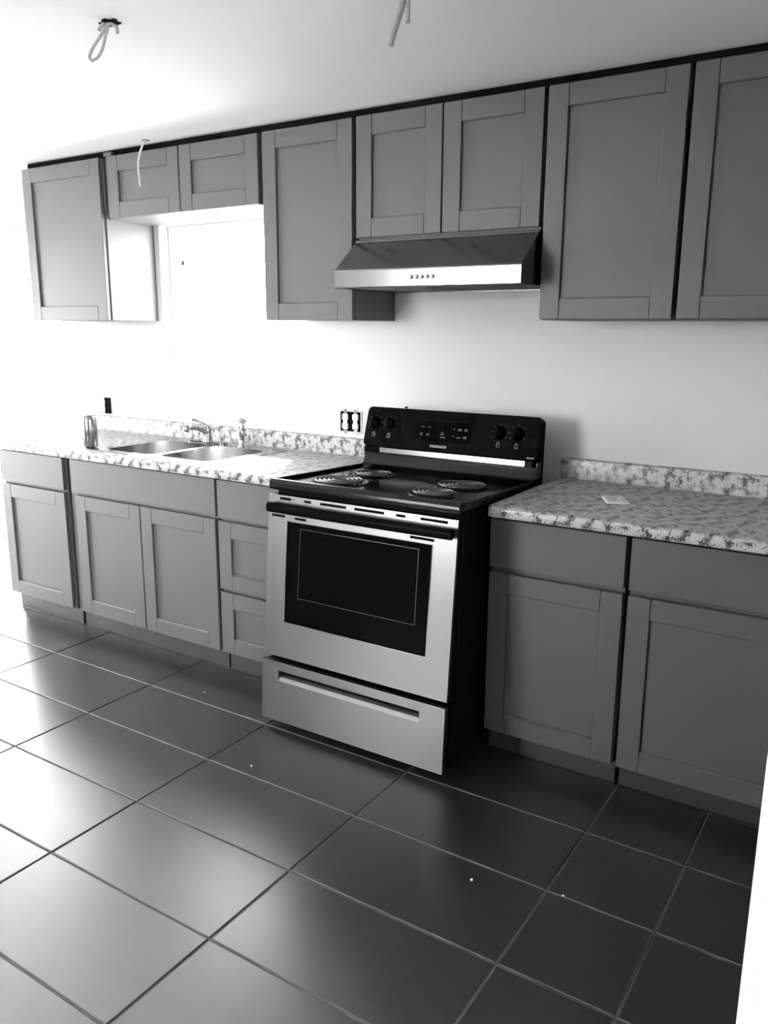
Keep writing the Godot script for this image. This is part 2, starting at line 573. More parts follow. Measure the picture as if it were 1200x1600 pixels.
func room() -> void:
	# outdoors, seen and lit through the openings
	var g := bput("outdoor_ground", Vector3(-25, -0.3, -25), Vector3(25, -0.13, 25), 0.0, M.outdoor)
	struct(g, "pale concrete ground outside the windows", "ground")
	# floor: grout bed with a tile for every slab
	var fl := bput("floor", Vector3(-4.85, -0.12, -0.15), Vector3(3.25, -0.0035, 4.85), 0.0, M.grout)
	struct(fl, "dark rectangular floor tiles with pale grout lines", "floor")
	var rng := RandomNumberGenerator.new()
	rng.seed = 5
	var xs := [-4.8, -4.3, -3.665, -3.03, -2.4, -1.765, -1.13, -0.497, 0.142, 0.762, 1.386, 1.672, 2.29, 2.91, 3.2]
	var zs := [0.0]
	var zz := 0.28
	while zz < 4.7:
		zs.append(zz)
		zz += 0.31
	zs.append(4.7)
	var cache := {}
	for i in xs.size() - 1:
		for j in zs.size() - 1:
			var w: float = xs[i + 1] - xs[i] - 0.006
			var d: float = zs[j + 1] - zs[j] - 0.006
			var key := "%.3f %.3f" % [w, d]
			if not cache.has(key):
				var st := st0()
				var h := 0.005
				var c := 0.0016
				var lo := [Vector3(-w / 2, -h, -d / 2), Vector3(w / 2, -h, -d / 2), Vector3(w / 2, -h, d / 2), Vector3(-w / 2, -h, d / 2)]
				var md := []
				var hi := []
				for p in lo:
					md.append(Vector3(p.x, -c, p.z))
					hi.append(Vector3(p.x - signf(p.x) * c * 1.6, 0, p.z - signf(p.z) * c * 1.6))
				var cen := Vector3(0, -h / 2, 0)
				poly(st, hi, cen)
				for k in 4:
					var k1 := (k + 1) % 4
					poly(st, [lo[k], lo[k1], md[k1], md[k]], cen)
					poly(st, [md[k], md[k1], hi[k1], hi[k]], cen)
				cache[key] = st.commit()
			var o := MeshInstance3D.new()
			o.mesh = cache[key]
			o.material_override = M.tiles[rng.randi() % 3]
			o.name = "tile"
			o.position = Vector3((xs[i] + xs[i + 1]) / 2, rng.randf_range(-0.0006, 0.0), (zs[j] + zs[j + 1]) / 2)
			fl.add_child(o, true)
	var H := 2.272
	struct(bput("ceiling", Vector3(-4.95, H, -0.15), Vector3(3.35, H + 0.15, 4.85), 0.0, M.ceiling), "plain white drywall ceiling", "ceiling")
	wall("wall_back", true, -0.15, 0.0, -4.95, 3.35, -0.12, H, [[-3.5, -2.12, 0.0, 2.05], [-1.283, -0.345, 1.318, 1.969]], M.wall, "white wall behind the cabinets and stove")
	wall("wall_left", false, -4.95, -4.8, 0.0, 4.7, -0.12, H, [[0.8, 2.8, 0.0, 2.05]], M.wall, "white wall with a glazed opening at the left end")
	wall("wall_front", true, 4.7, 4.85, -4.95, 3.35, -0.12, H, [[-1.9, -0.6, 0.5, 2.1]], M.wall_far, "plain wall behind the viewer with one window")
	wall("wall_right", false, 3.2, 3.35, 0.0, 4.7, -0.12, H, [[2.3, 3.8, 0.6, 2.05]], M.wall, "white wall closing the right side of the room")
	glazing("window_1", true, -0.09, -1.283, -0.345, 1.318, 1.969, 1, "bright window over the sink between grey upper cabinets", 0.022)
	var lat := bput("latch", Vector3(-1.196, 1.774, -0.075), Vector3(-1.188, 1.798, -0.062), 0.001, M.blackmatte, get_node("window_1"))
	lat.set_meta("label", "small dark latch")
	glazing("door_1", true, -0.08, -3.5, -2.12, 0.0, 2.05, 2, "glazed sliding door left of the cabinet run")
	glazing("window_2", false, -4.88, 0.8, 2.8, 0.0, 2.05, 2, "large glazed opening in the left wall")
	glazing("window_3", true, 4.78, -1.9, -0.6, 0.5, 2.1, 2, "window in the wall behind the viewer")
	glazing("window_4", false, 3.28, 2.3, 3.8, 0.6, 2.05, 2, "added unseen window in the right wall, lighting the wall end and ceiling")  # added out of view to brighten the partition end and right ceiling
	# partition end with a rounded plaster corner close to the viewer
	var st := st0()
	var pr := PackedVector2Array()
	var rad := 0.055
	pr.append(Vector2(3.2, 1.84))
	for k in 13:
		var a := -PI / 2 - k * PI / 12
		pr.append(Vector2(1.944 + rad + cos(a) * rad, 1.84 + rad + sin(a) * rad))
	pr.append(Vector2(3.2, 1.95))
	# profile is (x, z); stand it upright
	var up := Transform3D(Basis(Vector3(0, 1, 0), Vector3(0, 0, 1), Vector3(1, 0, 0)), Vector3.ZERO)
	extrude(st, pr, 0.0, H, up, true)
	struct(put("wall_partition", st, M.stucco), "rough white plastered wall end at the right edge", "wall")
	struct(bput("gap_shade_1", Vector3(-1.9, 2.2455, 0.02), Vector3(1.99, H, 0.292), 0.0, M.shade_black), "near-black strip painting the shade of the open gap between cabinet tops and ceiling", "gap_shade")  # solid strip painted as the darkness of the gap under the ceiling

func cabinets() -> void:
	var yb := 1.496
	var yt := 2.244
	upper("tall grey wall cabinet left of the window, leftmost of the row", -1.922, -1.318, yb, yt, [[-1.92, -1.325, yb, yt]])
	upper("short grey two-door wall cabinet bridging over the window", -1.300, -0.333, 1.966, yt, [[-1.264, -0.797, 1.966, yt - 0.002], [-0.791, -0.337, 1.966, yt - 0.002]])
	upper("tall grey wall cabinet between the window and the range hood", -0.313, 0.138, yb, yt, [[-0.313, 0.136, yb, yt - 0.002]])
	upper("grey two-door wall cabinet directly above the range hood", 0.153, 0.911, 1.797, yt, [[0.155, 0.5275, 1.806, yt - 0.001], [0.5335, 0.910, 1.806, yt - 0.001]])
	upper("tall grey wall cabinet right of the range hood", 0.924, 1.372, yb, yt, [[0.924, 1.371, yb + 0.003, yt - 0.001]])
	upper("rightmost tall grey wall cabinet, cut off by the photo edge", 1.386, 1.99, yb, yt, [[1.386, 1.99, yb + 0.003, yt]])
	base("grey base cabinet at the left end of the counter", -1.852, -1.340, [["slab", -1.85, -1.345, 0.693, 0.852], ["door", -1.85, -1.345, 0.095, 0.680]])
	base("wide grey two-door sink cabinet under the double sink", -1.318, -0.346, [["slab", -1.285, -0.346, 0.693, 0.852], ["door", -1.264, -0.8155, 0.095, 0.680], ["door", -0.8095, -0.350, 0.095, 0.680]], true)
	base("narrow grey drawer cabinet left of the stove", -0.336, 0.105, [["slab", -0.333, 0.104, 0.690, 0.852], ["drawer", -0.333, 0.104, 0.381, 0.677], ["drawer", -0.333, 0.104, 0.095, 0.368]])
	base("grey base cabinet right of the stove", 0.915, 1.372, [["slab", 0.916, 1.371, 0.684, 0.850], ["door", 0.916, 1.371, 0.089, 0.667]])
	base("grey base cabinet at the right edge, beside the white wall end", 1.386, 1.99, [["slab", 1.387, 1.99, 0.684, 0.850], ["door", 1.387, 1.99, 0.087, 0.667]])

func counters() -> void:
	counter("countertop", "mottled stone-look counter with the sink, left of the stove", -1.875, 0.112, [-1.165, -0.42, 0.13, 0.562])
	counter("countertop", "mottled stone-look counter right of the stove", 0.922, 1.99, [])

func text(called: String, s: String, size: float, at: Vector3, parent: Node3D, m: Material, rot := Vector3.ZERO) -> void:
	var tm := TextMesh.new()
	var f := SystemFont.new()
	f.font_names = PackedStringArray(["Droid Sans"])
	f.font_weight = 700
	tm.font = f
	tm.text = s
	tm.font_size = 32
	tm.pixel_size = size / 32.0
	tm.depth = 0.0006
	tm.material = m
	var o := MeshInstance3D.new()
	o.mesh = tm
	o.name = called
	o.position = at
	o.rotation = rot
	parent.add_child(o, true)

func stove() -> void:
	var t := thing("stove", "freestanding electric coil stove with black cooktop and stainless oven door", "stove", Vector3(0.512, 0.0, 0.90))
	t.rotation.x = deg_to_rad(-2.0)
	var W := 0.387
	# carcass
	var st := st0()
	box(st, Vector3(-W + 0.004, 0.045, -0.70), Vector3(W - 0.004, 0.905, -0.082), 0.004)
	put("body", st, M.blackmatte, t)
	for sx in [-1, 1]:
		for z in [[-0.12, 0.0], [-0.62, 0.022]]:
			var sf := st0()
			lathe(sf, [Vector2(0, z[1] + 0.003), Vector2(0.018, z[1] + 0.003), Vector2(0.018, z[1] + 0.012), Vector2(0.008, z[1] + 0.014), Vector2(0.008, 0.046)], Transform3D(Basis.IDENTITY, Vector3(sx * 0.33, 0, z[0])), 12)
			put("foot", sf, M.blackmatte, t)
	# cooktop with a rounded front lip
	var cp := PackedVector2Array([Vector2(-0.70, 0.905), Vector2(-0.06, 0.905), Vector2(-0.06, 0.896), Vector2(-0.048, 0.896), Vector2(-0.043, 0.900), Vector2(-0.041, 0.918), Vector2(-0.044, 0.928), Vector2(-0.051, 0.9335), Vector2(-0.062, 0.935), Vector2(-0.072, 0.931), Vector2(-0.085, 0.921), Vector2(-0.60, 0.920), Vector2(-0.625, 0.924), Vector2(-0.645, 0.938), Vector2(-0.655, 0.962), Vector2(-0.66, 1.0), Vector2(-0.70, 1.0)])
	st = st0()
	extrude(st, cp, -W, W, Transform3D.IDENTITY, true)
	box(st, Vector3(-W, 0.915, -0.66), Vector3(-W + 0.012, 0.934, -0.06), 0.002)
	box(st, Vector3(W - 0.012, 0.915, -0.66), Vector3(W, 0.934, -0.06), 0.002)
	put("cooktop", st, M.gloss, t)
	# burners
	for b in [[-0.195, -0.210, 0.094], [-0.195, -0.445, 0.074], [0.200, -0.215, 0.074], [0.205, -0.420, 0.090]]:
		var c := Vector3(b[0], 0.9205, b[1])
		var R: float = b[2]
		st = st0()
		lathe(st, [Vector2(R + 0.018, 0.0005), Vector2(R + 0.016, 0.004), Vector2(R + 0.010, 0.0045), Vector2(R + 0.004, 0.001), Vector2(R * 0.6, -0.010), Vector2(0.0, -0.012)].map(func(v): return v), Transform3D(Basis.IDENTITY, c), 40)
		var pan := put("drip_pan", st, M.pan, t)
		st = st0()
		var pts := []
		var turns := 4.6 if R > 0.08 else 3.6
		var n := int(turns * 26)
		for k in n + 1:
			var f := float(k) / n
			var rr := lerpf(0.018, R, f)
			var a := f * turns * TAU
			pts.append(c + Vector3(cos(a) * rr, 0.009, sin(a) * rr))
		tube(st, pts, 0.0048, -1.0, 8)
		put("coil", st, M.coil, pan)
		st = st0()
		for k in 3:
			var a := k * TAU / 3 + 0.5
			var d := Vector3(cos(a), 0, sin(a))
			tube(st, [c + Vector3(0, 0.003, 0), c + d * (R + 0.004) + Vector3(0, 0.003, 0)], 0.002, -1.0, 6)
		put("coil_support", st, M.coil, pan)
	# control console, leaning back
	var cons := Transform3D(Basis(Vector3(1, 0, 0), 0.0), Vector3(0, 0, 0))
	st = st0()
	# rounded outline standing up, extruded along depth
	var fr := Vector3(0, 1.170, -0.685)
	var fb := Vector3(0, 1.009, -0.641)
	var upv := (fr - fb).normalized()
	var nrm := Vector3.RIGHT.cross(upv).normalized()
	var hh := fr.distance_to(fb)
	cons = Transform3D(Basis(nrm, upv, Vector3.LEFT), (fr + fb) / 2)   # extrude x -> depth, profile (z, y) -> (left, up)
	var rr2 := rrect(2 * W + 0.006, hh, 0.020, 5)
	extrude(st, rr2, -0.035, -0.003, cons, true)
	var rr3 := rrect(2 * W, hh - 0.006, 0.018, 5)
	extrude(st, rr3, -0.004, 0.0, cons, true)
	var con := put("control_console", st, M.black, t)
	var face := Transform3D(Basis(Vector3.RIGHT, upv, nrm), (fr + fb) / 2 + nrm * 0.0002)
	var tilt := -atan2(nrm.y, nrm.z)
	# steel band along the lower bevel of the console and the neck below it
	var bandpr := PackedVector2Array([Vector2(-0.645, 1.010), Vector2(-0.6365, 1.006), Vector2(-0.6355, 0.987), Vector2(-0.640, 0.985), Vector2(-0.662, 0.988), Vector2(-0.662, 1.010)])
	st = st0()
	extrude(st, bandpr, -0.30, 0.345)
	put("console_band", st, M.band, t)
	st = st0()
	extrude(st, bandpr, -W + 0.012, -0.3003)
	put("console_underside", st, M.black, t)
	st = st0()
	extrude(st, bandpr, 0.3453, W - 0.012)
	put("console_underside", st, M.black, t)
	st = st0()
	box(st, Vector3(-W + 0.004, 0.90, -0.735), Vector3(W - 0.004, 1.15, -0.698), 0.004)
	put("back_panel", st, M.blackmatte, t)
	st = st0()
	lathe(st, [Vector2(0.007, 0), Vector2(0.007, 0.004), Vector2(0.004, 0.007), Vector2(0, 0.007)], Transform3D(Basis.IDENTITY, Vector3(-0.215, 1.1695, -0.70)), 10)
	put("vent_nub", st, M.blackmatte, t)
	# knobs; x, height on the face
	for kx in [[-0.343, 0.012], [-0.270, 0.012], [0.225, 0.012], [0.300, 0.012]]:
		var kc: Vector3 = face * Vector3(kx[0], kx[1], 0)
		st = st0()
		var kb := Transform3D(Basis(face.basis.x, face.basis.z, -face.basis.y), kc)
		lathe(st, [Vector2(0.026, 0), Vector2(0.025, 0.004), Vector2(0.020, 0.007), Vector2(0.019, 0.02), Vector2(0.016, 0.023), Vector2(0, 0.023)], kb, 24)
		var knob := put("knob", st, M.black, con)
		st = st0()
		box(st, Vector3(-0.005, -0.022, 0.006), Vector3(0.005, 0.022, 0.030), 0.002, Transform3D(face.basis, kc))
		put("knob_grip", st, M.black, t)
		# printed ticks round the knob and the burner mark under it
		st = st0()
		for k in 7:
			var a := PI * 0.5 + (k - 3) * 0.7
			var p := Vector3(cos(a), sin(a), 0) * 0.034
			box(st, p + Vector3(-0.0022, -0.0009, 0), p + Vector3(0.0022, 0.0009, 0.0004), 0.0, Transform3D(face.basis, kc))
		var q := Vector3(0, -0.048, 0)
		for e in [[-0.007, -0.007, 0.007, -0.0055], [-0.007, 0.0055, 0.007, 0.007], [-0.007, -0.0055, -0.0055, 0.0055], [0.0055, -0.0055, 0.007, 0.0055], [-0.005, 0.010, 0.005, 0.0125]]:
			box(st, q + Vector3(e[0], e[1], 0), q + Vector3(e[2], e[3], 0.0004), 0.0, Transform3D(face.basis, kc))
		var ox := -0.003 if kx[0] > 0 else 0.003
		var oy := 0.002 if kx[0] == -0.343 or kx[0] == 0.225 else -0.003
		box(st, q + Vector3(ox - 0.0018, oy - 0.0018, 0), q + Vector3(ox + 0.0018, oy + 0.0018, 0.0004), 0.0, Transform3D(face.basis, kc))
		put("burner_legend", st, M.legend, t).set_meta("kind", "stuff")
	# display window with touch marks
	st = st0()
	box(st, Vector3(-0.142, -0.042, -0.001), Vector3(0.102, 0.042, 0.0015), 0.0008, face)
	put("display", st, M.glassblack, con)
	st = st0()
	for e in [[-0.112, 0.014, 0.014], [-0.082, 0.014, 0.014], [-0.115, -0.013, 0.010], [-0.115, -0.019, 0.010], [-0.085, -0.013, 0.012], [-0.085, -0.019, 0.012], [-0.02, -0.004, 0.008], [-0.02, -0.012, 0.016], [-0.015, -0.024, 0.022], [0.030, 0.012, 0.006], [0.055, 0.014, 0.016], [0.055, 0.009, 0.016], [0.082, 0.014, 0.012], [0.082, 0.009, 0.012], [0.030, -0.015, 0.006], [0.055, -0.020, 0.016], [0.082, -0.014, 0.014], [0.082, -0.020, 0.014]]:
		box(st, Vector3(e[0] - e[2] / 2, e[1] - 0.0011, 0.0015), Vector3(e[0] + e[2] / 2, e[1] + 0.0011, 0.0019), 0.0, face)
	put("touch_legend", st, M.legend, t).set_meta("kind", "stuff")
	text("lettering", "FRIGIDAIRE", 0.0135, face * Vector3(-0.03, -0.062, 0.0004), t, M.lettering, Vector3(tilt, 0, 0))
	st = st0()
	for k in 6:
		box(st, Vector3(0.350 + k * 0.005, -0.0765, 0.0), Vector3(0.3535 + k * 0.005, -0.0705, 0.0006), 0.0, face)
	put("rating_mark", st, M.legend, t).set_meta("kind", "stuff")
	# oven door: slanted slab; local frame on its face
	var dt := Vector3(0, 0.880, -0.040)
	var db := Vector3(0, 0.281, -0.010)
	var dup := (dt - db).normalized()
	var dn := Vector3.RIGHT.cross(dup).normalized()
	var dx := Transform3D(Basis(Vector3.RIGHT, dup, dn), db)
	var DH := dt.distance_to(db)
	st = st0()
	box(st, Vector3(-W + 0.003, 0.0, -0.045), Vector3(W - 0.003, DH, -0.0032), 0.003, dx)
	var door := put("oven_door", st, M.blackmatte, t)
	var wl := -0.298
	var wr := 0.299
	var w0 := 0.134
	var w1 := 0.508
	st = st0()
	box(st, Vector3(-W, 0, -0.012), Vector3(wl, DH, 0), 0.0, dx)
	box(st, Vector3(wr, 0, -0.012), Vector3(W, DH, 0), 0.0, dx)
	box(st, Vector3(wl, 0, -0.012), Vector3(wr, w0, 0), 0.0, dx)
	box(st, Vector3(wl, w1, -0.012), Vector3(wr, DH, 0), 0.0, dx)
	put("steel_skin", st, M.steel, door)
	st = st0()
	box(st, Vector3(wl + 0.0005, w0 + 0.0005, -0.006), Vector3(wr - 0.0005, w1 - 0.0005, -0.001), 0.001, dx)
	put("oven_window", st, M.glassblack, door)
	st = st0()
	for e in [[-0.240, 0.486, 0.250, 0.488], [-0.240, 0.232, 0.250, 0.2335], [-0.240, 0.232, -0.2385, 0.488], [0.2485, 0.232, 0.250, 0.488]]:
		box(st, Vector3(e[0], e[1], -0.0012), Vector3(e[2], e[3], -0.0005), 0.0, dx)
	put("window_border", st, M.border, door)
	st = st0()
	for e in [[-W, wl, w0, w1]]:
		box(st, Vector3(wl - 0.002, w0 - 0.002, -0.001), Vector3(wr + 0.002, w0 + 0.0005, 0.0012), 0.0005, dx)
		box(st, Vector3(wl - 0.002, w1 - 0.0005, -0.001), Vector3(wr + 0.002, w1 + 0.002, 0.0012), 0.0005, dx)
		box(st, Vector3(wl - 0.002, w0, -0.001), Vector3(wl + 0.0005, w1, 0.0012), 0.0005, dx)
		box(st, Vector3(wr - 0.0005, w0, -0.001), Vector3(wr + 0.002, w1, 0.0012), 0.0005, dx)
	put("window_trim", st, M.chrome, door)
	# dark bars: vent slots over the handle, plain marks under it
	for e in [[-0.31, 0.05, 0.588], [-0.21, 0.03, 0.588], [-0.10, 0.11, 0.588], [0.05, 0.12, 0.588], [0.175, 0.035, 0.588], [0.30, 0.10, 0.588], [-0.34, 0.06, 0.524], [-0.24, 0.05, 0.522], [0.26, 0.09, 0.524]]:
		st = st0()
		box(st, Vector3(e[0] - e[1] / 2, e[2] - 0.0045, -0.001), Vector3(e[0] + e[1] / 2, e[2] + 0.0045, 0.0006), 0.0, dx)
		put("dark_bar", st, M.darkbox, door)
	# full-width handle
	st = st0()
	var hp := []
	for k in 17:
		var f := k / 16.0
		var s := 2.0 * f - 1.0
		hp.append(dx * Vector3(s * (W - 0.013) + 0.006, 0.556, 0.024 + 0.008 * (1.0 - s * s)))
	tube(st, hp, 0.0185, -1.0, 14, 0.75)
	var han := put("oven_handle", st, M.black, door)
	for s in [-1.0, 1.0]:
		st = st0()
		box(st, Vector3(s * (W - 0.04) - 0.014, 0.548, -0.002), Vector3(s * (W - 0.04) + 0.014, 0.572, 0.03), 0.003, dx)
		put("handle_mount", st, M.black, t)
	# storage drawer with a scooped pull
	var d2 := Transform3D(Basis(Vector3.RIGHT, Vector3(0, 1, -0.02).normalized(), Vector3(0, 0.02, 1).normalized()), Vector3(0, 0.033, 0.004))
	var D1 := 0.230
	st = st0()
	var sl := -0.310
	var sr := 0.292
	box(st, Vector3(-W, 0, -0.02), Vector3(W, 0.155, 0), 0.0, d2)
	box(st, Vector3(-W, 0.197, -0.02), Vector3(W, D1, 0), 0.0, d2)
	box(st, Vector3(-W, 0.155, -0.02), Vector3(sl, 0.197, 0), 0.0, d2)
	box(st, Vector3(sr, 0.155, -0.02), Vector3(W, 0.197, 0), 0.0, d2)
	var sc := PackedVector2Array([Vector2(-0.0005, 0.152), Vector2(-0.0005, 0.157), Vector2(-0.008, 0.170), Vector2(-0.0195, 0.180), Vector2(-0.0195, 0.152)])
	extrude(st, sc, sl, sr, d2)
	var dr := put("storage_drawer", st, M.steel, t)
	st = st0()
	box(st, Vector3(-W + 0.004, 0.002, -0.075), Vector3(W - 0.004, D1 - 0.002, -0.0201), 0.002, d2)
	put("drawer_box", st, M.blackmatte, dr)
	st = st0()
	box(st, Vector3(sl + 0.001, 0.1795, -0.0201), Vector3(sr - 0.001, 0.1968, -0.0185), 0.0, d2)
	put("pull_recess", st, M.darkbox, dr)

func hood() -> void:
	var t := thing("range_hood", "stainless under-cabinet range hood with five round buttons", "range hood", Vector3(0.532, 1.612, 0))
	var a := -0.380
	var b := 0.380
	var st := st0()
	# sloped shell, front band, sides; open below
	var pr := PackedVector2Array([Vector2(0.001, 0.0), Vector2(0.455, 0.0), Vector2(0.457, 0.003), Vector2(0.457, 0.060), Vector2(0.454, 0.065), Vector2(0.318, 0.176), Vector2(0.312, 0.184), Vector2(0.001, 0.184), Vector2(0.001, 0.172), Vector2(0.31, 0.172), Vector2(0.447, 0.058), Vector2(0.447, 0.010), Vector2(0.001, 0.010)])
	pr = PackedVector2Array([Vector2(0.455, 0.0), Vector2(0.457, 0.003), Vector2(0.457, 0.060), Vector2(0.454, 0.065), Vector2(0.318, 0.176), Vector2(0.312, 0.184), Vector2(0.001, 0.184), Vector2(0.001, 0.181), Vector2(0.31, 0.181), Vector2(0.316, 0.173), Vector2(0.452, 0.062), Vector2(0.454, 0.058), Vector2(0.454, 0.004), Vector2(0.44, 0.004), Vector2(0.44, 0.0)])
	extrude(st, pr, a, b)
	put("canopy", st, M.hoodsteel, t)
	st = st0()
	var side := PackedVector2Array([Vector2(0.001, 0.0), Vector2(0.455, 0.0), Vector2(0.4565, 0.003), Vector2(0.4565, 0.060), Vector2(0.4535, 0.065), Vector2(0.3175, 0.176), Vector2(0.3115, 0.1835), Vector2(0.001, 0.1835)])
	extrude(st, side, a + 0.0002, a + 0.004)
	put("side_panel", st, M.hoodsteel, t)
	st = st0()
	extrude(st, side, b - 0.004, b + 0.0002)
	put("side_panel", st, M.hoodsteel, t)
	bput("underside_panel", Vector3(a + 0.004, 0.014, 0.001), Vector3(b - 0.004, 0.020, 0.453), 0.0, M.blackmatte, t)
	bput("rear_flange", Vector3(a + 0.004, 0.0, 0.001), Vector3(b - 0.004, 0.013, 0.012), 0.0, M.hoodsteel, t)
	for f in [[-0.36, -0.005], [0.005, 0.36]]:
		var fp := bput("grease_filter", Vector3(f[0], 0.004, 0.05), Vector3(f[1], 0.0139, 0.40), 0.002, M.mesh, t)
		for k in 14:
			var z := 0.064 + k * 0.0245
			bput("slat", Vector3(f[0] + 0.012, 0.001, z - 0.006), Vector3(f[1] - 0.012, 0.0039, z + 0.006), 0.0008, M.mesh, fp)
	for k in 5:
		st = st0()
		var c := Vector3(-0.040 + k * 0.0219, 0.033, 0.457)
		lathe(st, [Vector2(0.0075, 0), Vector2(0.0075, 0.002), Vector2(0.006, 0.0035), Vector2(0.006, 0.006), Vector2(0.005, 0.007), Vector2(0, 0.007)], Transform3D(Basis(Vector3.RIGHT, Vector3(0, 0, 1), Vector3(0, -1, 0)), c), 14)
		put("button", st, M.chrome, t)

func basin(st: SurfaceTool, x0: float, x1: float, z0: float, z1: float, top: float, depth: float) -> void:
	var rings := []
	for lv in [[0.0, 0.0, 0.055], [0.002, -0.006, 0.055], [0.006, -0.03, 0.055], [0.012, -depth + 0.03, 0.055], [0.022, -depth + 0.008, 0.05], [0.045, -depth, 0.04]]:
		var ring := []
		for p in rrect(x1 - x0 - 2 * lv[0], z1 - z0 - 2 * lv[0], lv[2], 6):
			ring.append(Vector3((x0 + x1) / 2 + p.x, top + lv[1], (z0 + z1) / 2 + p.y))
		rings.append(ring)
	var cen := Vector3((x0 + x1) / 2, top - depth * 0.35, (z0 + z1) / 2)
	for i in rings.size() - 1:
		var n: int = rings[i].size()
		for k in n:
			var k1 := (k + 1) % n
			var f := func(p: Vector3) -> Vector3:
				var d := (cen - p) * Vector3(1, 0.5, 1)
				return d.normalized()
			tri3(st, rings[i][k], rings[i][k1], rings[i + 1][k1], f.call(rings[i][k]), f.call(rings[i][k1]), f.call(rings[i + 1][k1]))
			tri3(st, rings[i][k], rings[i + 1][k1], rings[i + 1][k], f.call(rings[i][k]), f.call(rings[i + 1][k1]), f.call(rings[i + 1][k]))
	poly(st, rings[rings.size() - 1], cen + Vector3(0, -5, 0))

func sink_things() -> void:
	var t := thing("sink", "stainless double-bowl sink set into the left counter", "sink", Vector3(-0.80, 0.9, 0.33))
	var o := -t.position
	var top := 0.903
	var st := st0()
	# rim deck as strips round the two bowls
	var X := [-1.180, -1.130, -0.815, -0.775, -0.455, -0.395]
	for e in [[X[0], X[1], 0.085, 0.59], [X[2], X[3], 0.16, 0.548], [X[4], X[5], 0.085, 0.59], [X[1], X[4], 0.085, 0.16], [X[1], X[4], 0.548, 0.59]]:
		box(st, Vector3(e[0], 0.9002, e[2]) + o, Vector3(e[1], top, e[3]) + o, 0.0)
	for bx in [[X[1], X[2]], [X[3], X[4]]]:
		for cx in 2:
			for cz in 2:
				var fan := []
				var px: float = bx[cx] + o.x
				var pz: float = [0.16, 0.548][cz] + o.z
				var sx := 1.0 if cx == 0 else -1.0
				var sz := 1.0 if cz == 0 else -1.0
				for k in 7:
					var a := k * PI / 12
					fan.append(Vector3(px + sx * (0.055 - cos(a) * 0.055), top + o.y, pz + sz * (0.055 - sin(a) * 0.055)))
				for k in 6:
					poly(st, [Vector3(px, top + o.y, pz), fan[k], fan[k + 1]], Vector3(px, -5, pz))
	put("rim", st, M.sinksteel, t)
	for bx in [[X[1], X[2]], [X[3], X[4]]]:
		st = st0()
		basin(st, bx[0] + o.x, bx[1] + o.x, 0.16 + o.z, 0.548 + o.z, top + o.y, 0.17)
		var bo := put("bowl", st, M.sinksteel, t)
		st = st0()
		lathe(st, [Vector2(0.042, 0.0), Vector2(0.038, 0.003), Vector2(0.028, 0.001), Vector2(0.0, 0.0005)], Transform3D(Basis.IDENTITY, Vector3((bx[0] + bx[1]) / 2 + o.x, top - 0.17 + o.y + 0.0005, 0.354 + o.z)), 20)
		put("drain", st, M.chrome, bo)
	# single-lever faucet
	var f := thing("faucet", "chrome single-lever faucet standing behind the double sink", "faucet", Vector3(-0.885, 0.903, 0.115))
	st = st0()
	extrude(st, rrect(0.25, 0.052, 0.025, 6), 0.0, 0.009, Transform3D(Basis(Vector3.UP, Vector3(0, 0, 1), Vector3.RIGHT), Vector3.ZERO), true)
	put("base_plate", st, M.chrome, f)
	st = st0()
	lathe(st, [Vector2(0.026, 0.009), Vector2(0.024, 0.02), Vector2(0.022, 0.055), Vector2(0.024, 0.075), Vector2(0.022, 0.088), Vector2(0.012, 0.097), Vector2(0, 0.099)], Transform3D.IDENTITY, 20)
	put("faucet_body", st, M.chrome, f)
	st = st0()
	tube(st, [Vector3(0, 0.055, 0.008), Vector3(0.002, 0.074, 0.04), Vector3(0.003, 0.088, 0.08), Vector3(0.003, 0.092, 0.115), Vector3(0.002, 0.086, 0.135), Vector3(0.002, 0.072, 0.143)], 0.0165, 0.014, 14)
	put("spout", st, M.chrome, f)
	st = st0()
	tube(st, [Vector3(0.004, 0.093, -0.004), Vector3(-0.014, 0.106, 0.014), Vector3(-0.034, 0.116, 0.034), Vector3(-0.05, 0.119, 0.05)], 0.011, 0.0075, 10, 1.3)
	put("lever_handle", st, M.chrome, f)
	var s := thing("side_sprayer", "slim chrome side sprayer standing right of the faucet", "sprayer", Vector3(-0.655, 0.903, 0.115))
	st = st0()
	lathe(st, [Vector2(0.026, 0.0), Vector2(0.024, 0.006), Vector2(0.017, 0.012), Vector2(0.014, 0.03), Vector2(0, 0.03)], Transform3D.IDENTITY, 18)
	put("escutcheon", st, M.chrome, s)
	st = st0()
	lathe(st, [Vector2(0.011, 0.03), Vector2(0.0135, 0.05), Vector2(0.015, 0.085), Vector2(0.013, 0.11), Vector2(0.012, 0.12), Vector2(0, 0.125)], Transform3D.IDENTITY, 16)
	put("sprayer_handle", st, M.chrome, s)
	st = st0()
	tube(st, [Vector3(-0.004, 0.113, -0.004), Vector3(0.006, 0.127, 0.006), Vector3(0.018, 0.132, 0.014), Vector3(0.028, 0.124, 0.02)], 0.013, 0.015, 12)
	put("spray_head", st, M.chrome, s)

